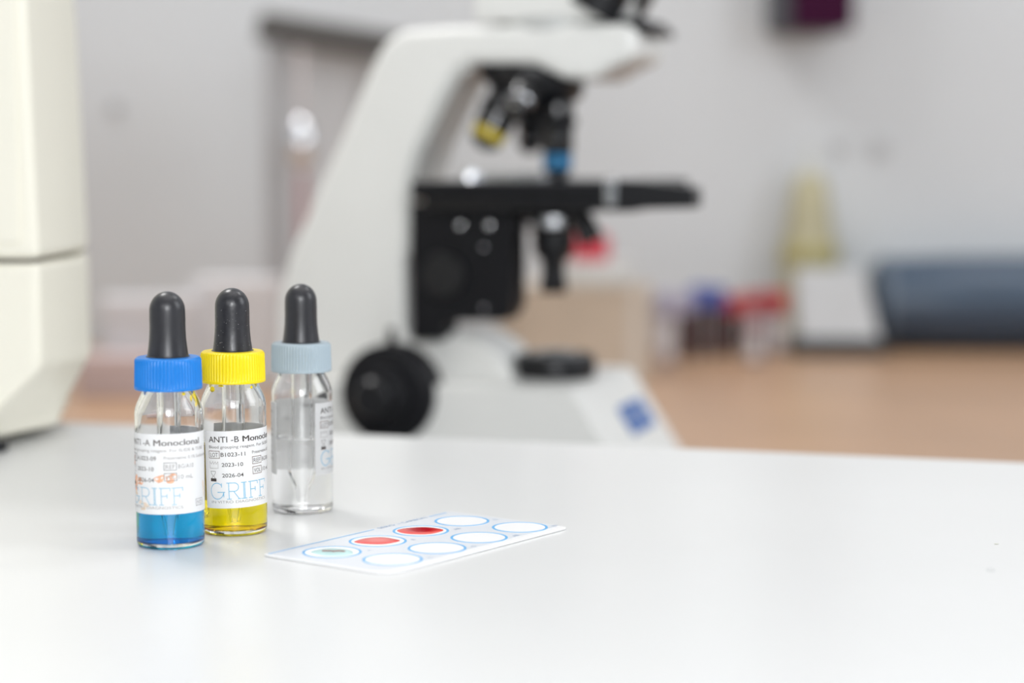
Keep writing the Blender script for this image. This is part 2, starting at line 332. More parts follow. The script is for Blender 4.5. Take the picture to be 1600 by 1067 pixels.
def add_label(t, u0, z0, tilt, art, faded=False, stains=False):
    Wd, Ht = 58.5, 28.3
    def place(u, v, r):
        du = u-10.3; dv = v-Ht/2
        uu = u0+10.3+du*math.cos(tilt)-dv*math.sin(tilt); vv = z0+Ht/2+dv*math.cos(tilt)+du*math.sin(tilt)*math.cos(min(1.5, max(-1.5, du/19)))
        a = uu/RB; return (r*math.sin(a)*mm, -r*math.cos(a)*mm, vv*mm)
    bm = bmesh.new(); nu, nv = 84, 2; grid = {}
    for r in (0, 1):
        for i in range(nu+1):
            for j in range(nv+1): grid[r, i, j] = bm.verts.new(place(Wd*i/nu, Ht*j/nv, RB+(.04 if r == 0 else .13)))
    for i in range(nu):
        for j in range(nv):
            bm.faces.new((grid[1,i,j], grid[1,i+1,j], grid[1,i+1,j+1], grid[1,i,j+1])); bm.faces.new((grid[0,i,j], grid[0,i,j+1], grid[0,i+1,j+1], grid[0,i+1,j]))
        bm.faces.new((grid[0,i,0], grid[0,i+1,0], grid[1,i+1,0], grid[1,i,0])); bm.faces.new((grid[0,i,nv], grid[1,i,nv], grid[1,i+1,nv], grid[0,i+1,nv]))
    for j in range(nv):
        bm.faces.new((grid[0,0,j], grid[1,0,j], grid[1,0,j+1], grid[0,0,j+1])); bm.faces.new((grid[0,nu,j], grid[0,nu,j+1], grid[1,nu,j+1], grid[1,nu,j]))
    lb = obj('label', bm, M['paper'], t, sharp=40)
    f = lambda u, v: place(u, v, RB+.17)
    D, Lt, B, G_, S_ = art
    D.build('heading_print', M['ink_l' if faded else 'ink'], lb, f); Lt.build('small_print', M['pale_ink' if faded else 'ink_l'], lb, f)
    B.build('box_print', M['ink_l' if faded else 'brown_ink'], lb, f); G_.build('logo_print', M['logo_l' if faded else 'logo'], lb, f); S_.build('pale_print', M['pale_ink'], lb, f)
    if stains:
        g = lambda u, v: place(u, v, RB+.15)
        s = Print()
        for k, q in enumerate([(5.2, 10.5, 1.9, 2.4), (17.3, 12.6, 1.5, 1.5), (21.3, 12.7, 1.9, 1.6), (8.6, 11.4, 1.4, 1.6), (3.6, 17.5, .8, 1.2)]): s.blot(*q, k)
        s.build('orange_stain', M['stain'], lb, g)
        s = Print()
        for k, q in enumerate([(2.0, 20.5, 1.1, 2.6), (1.5, 9.5, .8, 2.4), (3.2, 19.2, 1.0, 1.0)]): s.blot(*q, k+20)
        s.build('rust_stain', M['stain_d'], lb, g)
        s = Print()
        for k, q in enumerate([(8.6, 4.0, 1.6, .8), (11.5, 3.2, 1.2, .9), (36, 8, .9, 2.6), (10.2, 1.8, 1.3, .6), (5.5, 7.0, 1.0, .8)]): s.blot(*q, k+40)
        s.build('tan_stain', M['stain_y'], lb, g)
    return lb
def droplets(t, pts, m, name='dried_drip'):
    bm = bmesh.new()
    for a, z, r, s in pts:
        q = Matrix.Translation((r*math.sin(a)*mm, -r*math.cos(a)*mm, z*mm)) @ Matrix.Rotation(a, 4, 'Z') @ Matrix.Diagonal((s[0]*mm, .12*mm, s[1]*mm, 1))
        bmesh.ops.create_icosphere(bm, subdivisions=2, radius=1, matrix=q)
    return obj(name, bm, m, t)
tb, _ = bottle('dropper_bottle', 'blue-capped dropper bottle of blue liquid with a stained ANTI-A label', G(267, 850), M['capblue'], 'blue', 30, M['rubber'], 1.034)
add_label(tb, -18.9, 12.6, R_(1.2), label_art('A', 'A1023-09', '2023-10', '2026-04'), True, True)
droplets(tb, [(1.02, 52.8, 10.3, (.5, 1.3)), (.75, 54.6, 9.5, (.8, .5)), (1.15, 50.6, 11.3, (.35, .8))], M['capyellow'])
ty, yb = bottle('dropper_bottle', 'yellow-capped dropper bottle of yellow liquid with clean ANTI-B label, middle of three', G(367, 829.5), M['capyellow'], 'yellow', 33.0, M['rubber_dusty'], 1.028)
add_label(ty, -10.3, 10.6, R_(2.2), label_art('B', 'B1023-11', '2023-10', '2026-04'))
droplets(ty, [(-.72, 53.6, 9.9, (1.3, 1.1)), (-.35, 55.0, 9.4, (1.2, .35)), (.9, 54.2, 9.6, (.6, .6))], M['capyellow'])
bm = bmesh.new(); rnd = random.Random(7)
for k in range(46):
    a = rnd.uniform(-1.3, 1.3); z = rnd.uniform(2, 20); r = 6.32 if z < 16.5 else 6.25*math.cos(math.asin(min(.95, (z-16.5)/6.4)))
    if z < 9: r = 6.32+(9-z)*.115
    bmesh.ops.create_icosphere(bm, subdivisions=1, radius=rnd.choice((.06, .08, .11))*mm, matrix=Matrix.Translation((r*math.sin(a)*mm, -r*math.cos(a)*mm, z*mm)))
o = obj('dust_specks', bm, M['dust'], yb); o['kind'] = 'stuff'
tg, _ = bottle('dropper_bottle', 'grey-capped dropper bottle of clear liquid, its label turned away, rightmost of three', G(473, 797), M['capgrey'], 'clear', 29.5, M['rubber'], 1.012)
lg = add_label(tg, 6.5, 15.6, 0, label_art('D', 'D1023-07', '2023-10', '2026-04')); lg.data.materials[0] = M['paper_thin']

# ================================================================== blood grouping card
N = G(618, 897.5); Rr = G(887, 827)
ua = (Rr-N).normalized(); ang = math.atan2(ua.y, ua.x)
t = thing('test_card', 'white blood grouping card with eight blue-ringed circles lying on the table', 'card', (N.x, N.y, TZ+.0001), ang)
CW, CH, CT = .1030, .0578, .0009
obj('card_sheet', slab_bm(rounded([(-.0042, 0), (CW, 0), (CW, CH), (-.0042, CH)], [.009, .002, .002, .002]), 0, CT), M['card'], t, bevel=.0002, bseg=2)
obj('grey_field', slab_bm(rounded([(-.0034, .0034), (CW-.0008, .0034), (CW-.0008, CH-.0004), (-.0034, CH-.0004)], [.006, .002, .002, .002]), CT-.00005, CT+.00004), M['cardfield'], t, smooth=False)
wells = [(x, y) for y in (39.8, 14.0) for x in ((12.6, 38, 63.2, 88.6) if y > 20 else (15.4, 40.5, 65.6, 91.3))]
for x, y in wells:
    wl = obj('circle', lathe_bm([(0, 0), (9.7*mm, 0), (9.7*mm, .05*mm), (0, .05*mm)], 64), M['well'], t, loc=(x*mm, y*mm, CT+.00003))
    obj('ring', lathe_bm([(9.65*mm, .0), (10.7*mm, .0), (10.65*mm, .09*mm), (9.75*mm, .09*mm), (9.65*mm, 0)], 64), M['cardblue'], wl)
cz = CT+.00009
flat = lambda u, v: (u*mm, v*mm, cz)
for ab in ((-3.2, 54.6), (88.6, 99.0)): p = Print(); p.line([(ab[0], 55.8), (ab[1], 55.8)], .75); p.build('border_line', M['cardblue'], t, flat)
for s_, x, wd in (('SERO', 57.5, 9.6), ('-', 68.6, 1.6), ('CARBON', 71.6, 14.8)): p = Print(); p.text(s_, x, 54.9, 2.2, wd); p.build('lettering', M['cardtext'], t, flat)
for (x, y), s in zip(wells, ('A', 'B', 'AB', 'D', 'C', 'O', 'AB', 'Rh')): p = Print(); p.text(s, x+9.4, y-9.6, 1.9); p.build('lettering', M['cardtext'], t, flat)
def blood(name, label, cx, cy, rx, ry, rot, hh, m, seed, sharp=.0, clump=None):
    c = Matrix.Translation((N.x, N.y, 0)) @ Matrix.Rotation(ang, 4, 'Z') @ Vector((cx*mm, cy*mm, 0))
    rnd = random.Random(seed); ph = [rnd.uniform(0, 6.28) for _ in range(3)]
    bm = bmesh.new(); n, k = 56, 8; rings = []
    def pt(tq, s):
        kk = 1+.05*math.sin(2*tq+ph[0])+.035*math.sin(3*tq+ph[1])+.02*math.sin(5*tq+ph[2])
        cc, ss = math.cos(tq), math.sin(tq); ss2 = ss*(1-sharp*abs(cc)**3)
        return (rx*kk*cc*s*mm, ry*kk*ss2*s*mm, hh*mm*(1-s**4)**.5)
    for j in range(1, k+1): rings.append([bm.verts.new(pt(2*math.pi*i/n, j/k)) for i in range(n)])
    top = bm.verts.new((0, 0, hh*mm)); bot = bm.verts.new((0, 0, 0))
    for i in range(n):
        bm.faces.new((top, rings[0][i], rings[0][(i+1) % n])); bm.faces.new((bot, rings[-1][(i+1) % n], rings[-1][i]))
        for j in range(k-1): bm.faces.new((rings[j][i], rings[j+1][i], rings[j+1][(i+1) % n], rings[j][(i+1) % n]))
    o = obj(name, bm, m, sharp=70, loc=(c.x, c.y, TZ+CT+.00019), rot=(0, 0, rot))
    return tag(o, label, 'blood drop', 'reagent and blood drops on the card')
def bloodmat(name, c0, c1, sc, p0=.25, p1=.6):
    m = mat(name, c0, .12, spec=.35); nt = m.node_tree; b = nt.nodes['Principled BSDF']
    tc = nt.nodes.new('ShaderNodeTexCoord'); ln = nt.nodes.new('ShaderNodeVectorMath'); ln.operation = 'MULTIPLY'; ln.inputs[1].default_value = sc
    le = nt.nodes.new('ShaderNodeVectorMath'); le.operation = 'LENGTH'; r = nt.nodes.new('ShaderNodeValToRGB')
    r.color_ramp.elements[0].position = p0; r.color_ramp.elements[1].position = p1; r.color_ramp.elements[0].color = (*c0, 1); r.color_ramp.elements[1].color = (*c1, 1)
    nt.links.new(tc.outputs['Object'], ln.inputs[0]); nt.links.new(ln.outputs[0], le.inputs[0]); nt.links.new(le.outputs['Value'], r.inputs[0]); nt.links.new(r.outputs[0], b.inputs['Base Color'])
    return m
blood('blood_drop', 'pale red blood pool in second circle of the card, left of the darker one', 38.0, 40.2, 8.0, 7.2, R_(8), .35, bloodmat('thin_blood', (.78, .13, .12), (.74, .07, .06), (110, 120, 0)), 3, .35)
blood('blood_drop', 'deep red blood pool in the third circle of the card', 63.0, 40.0, 8.3, 7.4, R_(4), .42, bloodmat('deep_blood', (.50, .0, .012), (.78, .07, .05), (120, 135, 0), .45, .95), 8, .1)
teal = blood('clumped_blood_drop', 'pale teal reagent drop with dark brown clump in the card\'s leftmost circle', 12.6, 39.4, 7.6, 6.8, R_(-6), .3, bloodmat('teal_reagent', (.42, .62, .60), (.50, .75, .74), (120, 130, 0)), 12, .15)
bm = bmesh.new(); rnd = random.Random(5)
for k in range(26):
    a = rnd.uniform(-1, 1); x = a*3.6+.2; y = rnd.gauss(0, .55)*(1-.5*abs(a))+.7
    bmesh.ops.create_icosphere(bm, subdivisions=2, radius=1, matrix=Matrix.Translation((x*mm, y*mm, .32*mm)) @ Matrix.Rotation(rnd.uniform(0, 3), 4, 'Z') @ Matrix.Diagonal((rnd.uniform(.5, 1.1)*mm, rnd.uniform(.35, .7)*mm, .16*mm, 1)))
o = obj('blood_clump', bm, mat('clotted_blood', (.20, .05, .035), .3, noise=.4, scale=700), teal); o['kind'] = 'stuff'; o.rotation_euler = (0, 0, R_(0))
# tiny drop and crumb on the table
dp = G(1548, 892)
pr = [(0, 0)] + [(1.5*mm*math.cos(a), 1.0*mm*math.sin(a)) for a in (i/8*math.pi/2 for i in range(8))] + [(0, 1.0*mm)]
tag(obj('water_drop', lathe_bm(pr, 32), thinglass('water', .9), loc=(dp.x, dp.y, TZ+.00005), recalc=True, sharp=70), 'tiny clear droplet on the bare white table at right', 'droplet')
cp_ = G(1557, 850.5); bm = bmesh.new(); bmesh.ops.create_icosphere(bm, subdivisions=2, radius=1, matrix=Matrix.Diagonal((.9*mm, .5*mm, .22*mm, 1)))
tag(obj('crumb', bm, mat('crumb', (.62, .62, .55), .8, noise=.1), loc=(cp_.x, cp_.y, TZ+.00022)), 'tiny yellowish speck on the table just behind the clear droplet', 'crumb')

# ================================================================== beige analyser at left
t = thing('bench_analyser', 'tall cream plastic laboratory analyser cut off by the left frame edge', 'analyser', (-.35, 1.03, TZ))
OX, OY = -.35, 1.03
def XF(px, py, D): return P(px, py, D).x
def aloop(z, xf, xb, yf=.970, yb=1.045, ybk=1.105, inset=0):
    return [(-.56-OX, yf-OY+inset, z), (xf-OX, yf-OY+inset, z), (xb-OX, yb-OY, z), (xb-.012-OX, ybk-OY, z), (-.56-OX, ybk-OY, z)]
def loops_bm(loops):
    bm = bmesh.new(); rs = [[bm.verts.new(p) for p in l] for l in loops]; n = len(rs[0])
    for a, b in zip(rs, rs[1:]):
        for i in range(n): bm.faces.new((a[i], a[(i+1) % n], b[(i+1) % n], b[i]))
    bm.faces.new(rs[0][::-1]); bm.faces.new(rs[-1]); return bm
f0, f1, f2 = XF(40, 0, .97), XF(60, 400, .97), XF(63, 560, .97)
b0, b1, b2, b3, b4 = XF(116, 0, 1.045), XF(136, 390, 1.045), XF(141, 560, 1.045), XF(106, 640, 1.045), XF(104, 664, 1.045)
obj('upper_housing', loops_bm([aloop(.0925, f1, b1), aloop(.214, f0, b0), aloop(.40, f0-.012, b0-.016)]), M['beige'], t, bevel=.004, bseg=4)
obj('lower_housing', loops_bm([aloop(.0050, b4-.026, b4, .962, 1.026), aloop(.0125, b3-.026, b3, .962, 1.026), aloop(.040, f2, b2), aloop(.0905, f1, b1)]), M['beige'], t, bevel=.004, bseg=4)
obj('seam_strip', box_bm(-.55-OX, f1-OX-.003, .974-OY, 1.09-OY, .088, .095), M['gap'], t)
obj('front_panel', slab_bm([(0, 0), (1, 0), (1, 1), (0, 1)], 0, 1) and box_bm(-.54-OX, XF(30, 300, .97)-OX, .9685-OY, .975-OY, .10, .36), M['beige'], t, bevel=.001)
for fx, fy in ((-.252, .974), (-.50, .974), (-.262, 1.08), (-.50, 1.08)):
    obj('foot', lathe_bm([(0, 0), (.009, 0), (.010, .001), (.010, .0058), (0, .0058)], 24), M['black'], t, loc=(fx-OX, fy-OY, .0))

# ================================================================== microscope
SA = R_(-18); SO = Vector((P(770, 500, 1.30).x, 1.30, BZ))
t = thing('microscope', 'white compound microscope with black stage standing on the brown bench', 'microscope', SO, SA)
SM = Matrix.Translation(SO) @ Matrix.Rotation(SA, 4, 'Z'); SI = SM.inverted()
def S(px, py, yl):                              # point of the lateral plane y = yl of the microscope
    a = SI @ CO; b = (SI.to_3x3() @ ray(px, py)); k = (yl-a.y)/b.y; q = a+b*k; return (q.x, q.z)
def S3(px, py, yl): x, z = S(px, py, yl); return Vector((x, yl, z))
sc = 1.30/F
hw = .036
arm = [(432, 720), (428, 560), (432, 470), (446, 410), (492, 300), (538, 200), (580, 100), (600, 62), (630, 46), (700, 41), (960, 36), (990, 40), (996, 60), (992, 92), (960, 104), (925, 126), (880, 122), (835, 100), (735, 98), (712, 110), (690, 150), (650, 235), (636, 285), (632, 400), (632, 515), (645, 545), (668, 575), (690, 620), (690, 720)]
obj('arm', prism_bm([S(x, y, -hw) for x, y in arm], -hw, hw), M['scope'], t, bevel=.006, bseg=4, sharp=50)
obj('arm_edge_trim', prism_bm([S(x, y, -hw-.001) for x, y in [(735, 98), (712, 110), (690, 150), (650, 235), (636, 285), (632, 400), (640, 400), (645, 288), (660, 238), (700, 155), (720, 118), (737, 109)]], -hw-.001, -hw+.004), M['scope_d'], t)
# base
bt = S(700, 603, -.07)[1]
x_l = S(470, 600, -.07)[0]; x_tr = S(893, 600, -.07)[0]; x_br = S(944, 695, -.07); 
slope = (x_br[0]-x_tr)/(bt-x_br[1]); z0 = .004
base = rounded([(x_l, z0), (x_l, bt), (x_tr, bt), (x_tr+slope*(bt-z0), z0)], [.006, .02, .006, .006])
obj('base', prism_bm(base, -.07, .07), M['scope'], t, bevel=.006, bseg=4, sharp=50)
for fx in (x_l+.03, x_tr):
    for fy in (-.05, .05): obj('foot', lathe_bm([(0, 0), (.009, 0), (.009, .005), (0, .005)], 20), M['black'], t, loc=(fx, fy, 0))
# arm foot bulge
foot = [S(x, y, -.03) for x, y in [(640, 620), (640, 525), (700, 518), (745, 528), (780, 555), (800, 590), (805, 620)]]
obj('arm_foot', prism_bm(rounded(foot, .01), -.03, .03), M['scope'], t, bevel=.008, bseg=4)
# illuminator
ic = S3(868, 575, 0); zt = S(868, 550, 0)[1]
r_ = 63*sc
obj('illuminator', lathe_bm([(0, bt-.001), (r_*.96, bt-.001), (r_, bt+.003), (r_, zt-.005), (r_*.93, zt-.001), (r_*.75, zt), (r_*.72, zt-.003), (0, zt-.003)], 56), M['black'], t, loc=(ic.x, 0, 0))
obj('illuminator_lens', lathe_bm([(0, zt-.0028), (r_*.70, zt-.0028), (r_*.5, zt+.001), (0, zt+.0025)], 40), M['lens'], t, loc=(ic.x, 0, 0))
# blue sticker on the sloping front face
nrm = Vector((1, 0, slope)).normalized(); p0 = Vector((x_tr, 0, bt))
a_ = SI @ CO; b_ = SI.to_3x3() @ ray(994, 650); kk = (p0-a_).dot(nrm)/b_.dot(nrm); sp = a_+b_*kk
o = obj('blue_sticker', slab_bm(rounded([(-.028, -.010), (.028, -.010), (.028, .010), (-.028, .010)], .004), 0, .0006), M['sticker'], t)
o.rotation_euler = (math.atan2(0, 1), math.atan2(1, slope), 0)
q = Matrix((( -slope*nrm.z/ max(1e-6, slope) if False else 0, 0, 0), (0, 0, 0), (0, 0, 0)))
zx = nrm; yx = Vector((0, 1, 0)); upv = zx.cross(yx)
o.rotation_euler = Matrix((yx, upv, zx)).transposed().to_euler(); o.location = sp+nrm*.0003
mk = Print(); mk.line([(-10, -3), (-5, 4), (0, -3), (5, 4), (10, -3)], 1.6)
mk.build('sticker_emblem', M['scope'], o, lambda u, v: (u*mm, v*mm, .0008))
# stage bracket
obj('stage_bracket', prism_bm(rounded([S(x, y, -.045) for x, y in [(640, 318), (800, 318), (800, 480), (788, 502), (692, 502), (690, 532), (642, 532)]], .003), -.045, -.016), M['black_r'], t, bevel=.002)
for x, y, r in ((720, 352, 5), (765, 352, 5), (828, 352, 4), (757, 386, 3.2), (757, 481, 3.2)):
    q = S3(x, y, -.0455); obj('screw', cyl_between(q+Vector((0, .001, 0)), q-Vector((0, .0025, 0)), r*sc, prof=[(0, 0), (0, r*sc), (.5, r*sc), (.8, r*sc*.8), (1, 0)], seg=20), M['steel' if r < 4.5 else 'chrome'], t)
q = S3(697, 430, -.045); obj('bracket_dial', cyl_between(q, q-Vector((0, .006, 0)), 36*sc, 33*sc, 40), M['black'], t, bevel=.001)
# stage
zs1 = S(800, 284, -.07)[1]; zs0 = S(800, 322, -.07)[1]; xs0 = S(640, 300, -.07)[0]; xs1 = S(992, 300, -.07)[0]
obj('stage', slab_bm(rounded([(xs0, -.07), (xs1, -.07), (xs1, .07), (xs0+.01, .07)], .004), zs0+.004, zs1), M['black_r'], t, bevel=.0015)
obj('stage_lower_plate', slab_bm(rounded([(xs0+.004, -.06), (xs1-.01, -.06), (xs1-.01, .06), (xs0+.01, .06)], .004), zs0-.003, zs0+.0045), M['black'], t, bevel=.0012)
obj('stage_guide', prism_bm([S(x, y, -.075) for x, y in [(955, 281), (1000, 283), (1085, 293), (1085, 325), (1005, 327), (985, 331), (955, 331)]], -.075, -.055), M['black'], t, bevel=.0015)
obj('guide_clamp', prism_bm([S(x, y, -.0765) for x, y in [(943, 279), (964, 279), (962, 322), (944, 322)]], -.0765, -.028), M['chrome'], t, bevel=.0015)
obj('slide_holder', prism_bm([S(x, y, -.03) for x, y in [(722, 268), (850, 272), (850, 284), (722, 284)]], -.03, .03), M['steel'], t, bevel=.001)
q = S3(733, 268, -.035); obj('holder_screw', cyl_between(q+Vector((0, 0, -.006)), q+Vector((0, 0, .003)), 12*sc, seg=28, prof=[(0, 0), (0, 12*sc), (.55, 12*sc), (.85, 9*sc), (1, 0)]), M['chrome'], t)
# condenser
cx_ = S3(865, 360, -.0).x
zz = lambda y: S(865, y, 0)[1]
obj('condenser', lathe_bm([(0, zz(458)), (19*sc, zz(457)), (22*sc, zz(450)), (18*sc, zz(425)), (19*sc, zz(408)), (30*sc, zz(398)), (33*sc, zz(380)), (33*sc, zz(362)), (47*sc, zz(355)), (47*sc, zz(335)), (40*sc, zz(326)), (0, zz(322))], 48), M['black'], t, loc=(cx_, 0, 0), sharp=50)
obj('condenser_ring', lathe_bm([(40*sc, zz(352)), (48.5*sc, zz(352)), (49*sc, zz(345)), (48.5*sc, zz(338)), (40*sc, zz(338))], 48), M['steel'], t, loc=(cx_, 0, 0))
obj('condenser_knob', cyl_between(S3(905, 332, -.02), S3(926, 378, -.02), 16*sc, 19*sc, 28), M['black'], t, bevel=.001)
# nosepiece and objectives
nc = S3(832, 116, 0); ax = Vector((-.27, 0, -1)).normalized()
obj('nosepiece', cyl_between(nc-ax*.012, nc+ax*.020, 0, prof=[(0, 0), (0, 60*sc), (.2, 80*sc), (.5, 84*sc), (.62, 80*sc), (.8, 62*sc), (1, 45*sc), (1, 0)], seg=56), M['black'], t, sharp=40)
obj('nosepiece_ring', cyl_between(nc-ax*.016, nc-ax*.010, 0, prof=[(0, 0), (0, 72*sc), (1, 72*sc), (1, 0)], seg=56), M['steel'], t)
def objective(a, b, r, ringm, tag_, t0=.72, t1=.86, tip=None):
    a, b = Vector(a), Vector(b); d = b-a
    ob = obj('objective', cyl_between(a, b, r, seg=40, prof=[(0, 0), (0, r*.9), (.05, r), (.30, r), (.32, r*1.1), (.42, r*1.1), (.44, r), (.66, r), (.70, r*.9), (.90, r*.85), (.97, r*.5), (1, r*.42), (1, 0)]), M['gloss'], t, sharp=35)
    obj('colour_ring', cyl_between(a+d*t0, a+d*t1, r*.95, r*.9, 40), ringm, ob)
    obj('knurled_collar', lathe_bm([(r*.7, 0), (r*1.14, 0), (r*1.14, d.length*.07), (r*.7, d.length*.07)], 80, mtx=(lambda q: (setattr(q, 'translation', a+d*.34), q)[1])(d.to_track_quat('Z', 'Y').to_matrix().to_4x4()), rfun=lambda tt, rr, z: .0004*math.cos(40*tt) if rr > r else 0), M['black_r'], ob)
    obj('front_lens', cyl_between(a+d*.965, a+d*1.004, r*.55, r*.38, 24), tip or M['chrome'], ob)
objective(S3(871, 135, 0), S3(871, 282, 0), 25*sc, M['blue_ring'], '', .72, .87)
objective(S3(800, 138, -.014), S3(752, 232, -.022), 29*sc, M['yellow_ring'], '', .60, .84)
objective(S3(838, 140, .03), S3(826, 238, .04), 24*sc, M['steel'], '', .72, .76)
objective(S3(828, 125, -.026), S3(806, 172, -.044), 22*sc, M['steel'], '', .72, .80)
# viewing head
zh = S(850, 33, -.03)[1]
h0, h1 = S(742, 33, -.03)[0], S(962, 33, -.03)[0]
obj('viewing_head', prism_bm(rounded([(h0, zh), (h1, zh), (h1+.004, zh+.035), (h1-.03, zh+.075), (h0+.012, zh+.075), (h0, zh+.05)], .006), -.034, .034), M['scope'], t, bevel=.006, bseg=4)
obj('head_mount', slab_bm([((h0+h1)/2+.036*math.cos(a), .036*math.sin(a)) for a in (2*math.pi*i/40 for i in range(40))], S(850, 44, 0)[1]-.003, zh+.003), M['scope_d'], t)
obj('nose_cover', prism_bm([S(x, y, -.030) for x, y in [(950, 30), (1000, 26), (1022, 48), (1012, 54), (985, 44), (950, 42)]], -.030, .030), M['black'], t, bevel=.002)
for s in (-1, 1):
    a0 = Vector((h1-.016, s*.024, zh+.006)); a1 = a0+Vector((.052, 0, .085))
    e_ = obj('eyepiece_tube', cyl_between(a0, a1, .017, .0155, 36), M['black'], t)
    obj('eyecup', cyl_between(a1-(a1-a0)*.08, a1+(a1-a0)*.22, .019, .017, 36), M['rubber'], e_)
# focus knobs
for s in (-1, 1):
    kc = S3(601, 617, -.078)
    y0, y1 = s*.052, s*.092
    kb = obj('focus_knob', cyl_between((kc.x, y0*.6, kc.z), (kc.x, y1, kc.z), 0, seg=96, prof=[(0, 0), (0, 44*sc), (.35, 46*sc), (.36, 66*sc), (.42, 75*sc), (.70, 75*sc), (.74, 66*sc), (.75, 48*sc), (.98, 46*sc), (1, 42*sc), (1, 0)]), M['black_r'], t, sharp=40)
    obj('fine_knob', cyl_between((kc.x, y1-s*.002, kc.z), (kc.x, y1+s*.010, kc.z), 0, seg=60, prof=[(0, 0), (0, 30*sc), (.8, 30*sc), (1, 25*sc), (1, 0)]), M['black'], kb)
q = S3(612, 560, -.06); obj('tension_lever', cyl_between(q, S3(612, 512, -.06), 8*sc, 6*sc, 20), M['black'], t)

# ================================================================== background on the brown bench
def gp(px, py): return G(px, py, BZ)
def box_thing(name, label, cat, x0, x1, y0px, ybase, depth, m, rot=0, bevel=.003, top=None):
    a = gp(x0, ybase); b = gp(x1, ybase); zt_ = P((x0+x1)/2, y0px, a.y).z
    t = thing(name, label, cat, ((a.x+b.x)/2, a.y+depth/2, BZ), rot)
    W = (b.x-a.x)/2
    obj('carton' if 'box' in name else 'body', box_bm(-W, W, -depth/2, depth/2, 0.0002, zt_-BZ), m, t, bevel=bevel)
    return t, W, zt_-BZ
mb = mat('tan_cardboard', (.50, .42, .335), .8, noise=.04, scale=40); mb2 = mat('pale_cardboard', (.56, .51, .45), .8)
tbx, W, hh = box_thing('cardboard_box', 'tan cardboard box on bench seen behind the microscope condenser', 'box', 790, 1005, 447, 598, .10, mb, R_(10))
obj('lid_flap', box_bm(-W-.001, W+.001, -.051, .051, hh-.002, hh+.0015), mb2, tbx, bevel=.0005)
obj('tape_strip', box_bm(W-.022, W-.010, -.0512, -.0495, .002, hh), mb2, tbx)
# small tub with red lid on the box
q = tbx.location; tl = P(918, 447, q.y)
t = thing('red_lidded_tub', 'small white tub with red lid standing on the tan cardboard box', 'tub', (P(935, 440, q.y).x, q.y, BZ+hh+.0017))
obj('body', lathe_bm([(0, 0), (.030, 0), (.033, .002), (.033, .020), (0, .020)], 40), mat('tub_white', (.62, .62, .61), .4), t)
obj('lid', lathe_bm([(0, .020), (.018, .020), (.018, .022), (.0185, .040), (.012, .044), (0, .045)], 40), mat('tub_red', (.55, .03, .06), .4), t, loc=(-.008, 0, 0))
# blood tubes
tubs = [(1012, 452, 560, 'pale', 'white'), (1040, 455, 574, 'pale', 'lilac'), (1068, 458, 562, 'dark', 'lilac'), (1092, 446, 560, 'dark', 'blue'), (1118, 448, 558, 'dark', 'blue'), (1142, 462, 556, 'dark', 'red'), (1168, 458, 554, 'dark', 'red'), (1196, 455, 552, 'dark', 'red'), (1178, 455, 572, 'pale', 'rose'), (1214, 456, 556, 'pale', 'red')]
capc = dict(white=(.5, .5, .52), lilac=(.38, .36, .46), blue=(.07, .10, .34), red=(.42, .035, .04), rose=(.42, .30, .32))
capm = {k: mat(k+'_stopper', c, .45) for k, c in capc.items()}
tubm = dict(pale=mat('pale_serum', (.36, .31, .33), .25, coat=.5), dark=mat('dark_blood', (.05, .022, .026), .2, coat=.5)); lblm = mat('tube_label', (.55, .52, .53), .6)
desc = {0: 'pale tube with white stopper beside the tan box', 1: 'pale tube with lilac stopper, nearest in the tube cluster\'s left half', 2: 'dark blood tube with lilac stopper', 3: 'dark blood tube with blue stopper, left of the blue pair', 4: 'dark blood tube with blue stopper, right of the blue pair', 5: 'dark blood tube with red stopper next to the blue stoppers', 6: 'dark blood tube with red stopper, middle of the red three', 7: 'dark blood tube with red stopper, right of the red three', 8: 'short pale labelled tube with rose stopper in front of the red stoppers', 9: 'pale tube with red stopper against the white sloping device'}
for k, (x, yt, yb_, fill, cap) in enumerate(tubs):
    b = gp(x, yb_); zt_ = (P(x, yt, b.y).z-BZ)*(.72 if k == 8 else 1)
    t = thing('blood_tube', desc[k], 'tube', b, 0, 'blood collection tubes on the bench')
    r = .0078
    obj('glass', lathe_bm([(0, 0), (r*.6, .0012), (r*.95, .005), (r, .009), (r, zt_*.78), (0, zt_*.78)], 24), tubm[fill], t)
    obj('stopper', lathe_bm([(0, zt_*.70), (r*1.25, zt_*.70), (r*1.3, zt_*.74), (r*1.3, zt_*.97), (r*1.0, zt_), (0, zt_)], 24), capm[cap], t)
    if fill == 'pale': obj('label', lathe_bm([(r*1.02, zt_*.15), (r*1.05, zt_*.15), (r*1.05, zt_*.6), (r*1.02, zt_*.6)], 24), lblm, t)
# white sloping device with black base
a = gp(1240, 556); W = (gp(1376, 556).x-a.x)
t = thing('bench_device', 'white device with sloping face and black base beside the blue cushion', 'device', (a.x, a.y, BZ), R_(-4))
z1 = P(1300, 420, a.y+.03).z-BZ
wm = mat('device_white', (.47, .48, .49), .45, noise=.03, scale=25); bkm = mat('device_black', (.02, .022, .025), .5)
obj('base', box_bm(-.004, W+.004, -.01, .040, .0003, .019), bkm, t, bevel=.003)
bm = bmesh.new(); A = [bm.verts.new(p) for p in ((.004, -.006, .018), (W-.002, -.006, .018), (W-.002, .037, .018), (.004, .037, .018), (.002, .018, z1), (W*.80, .018, z1), (W*.80, .034, z1), (.002, .034, z1))]
for f_ in ((0,3,2,1),(4,5,6,7),(0,1,5,4),(1,2,6,5),(2,3,7,6),(3,0,4,7)): bm.faces.new([A[i] for i in f_])
obj('sloping_body', bm, wm, t, bevel=.003)
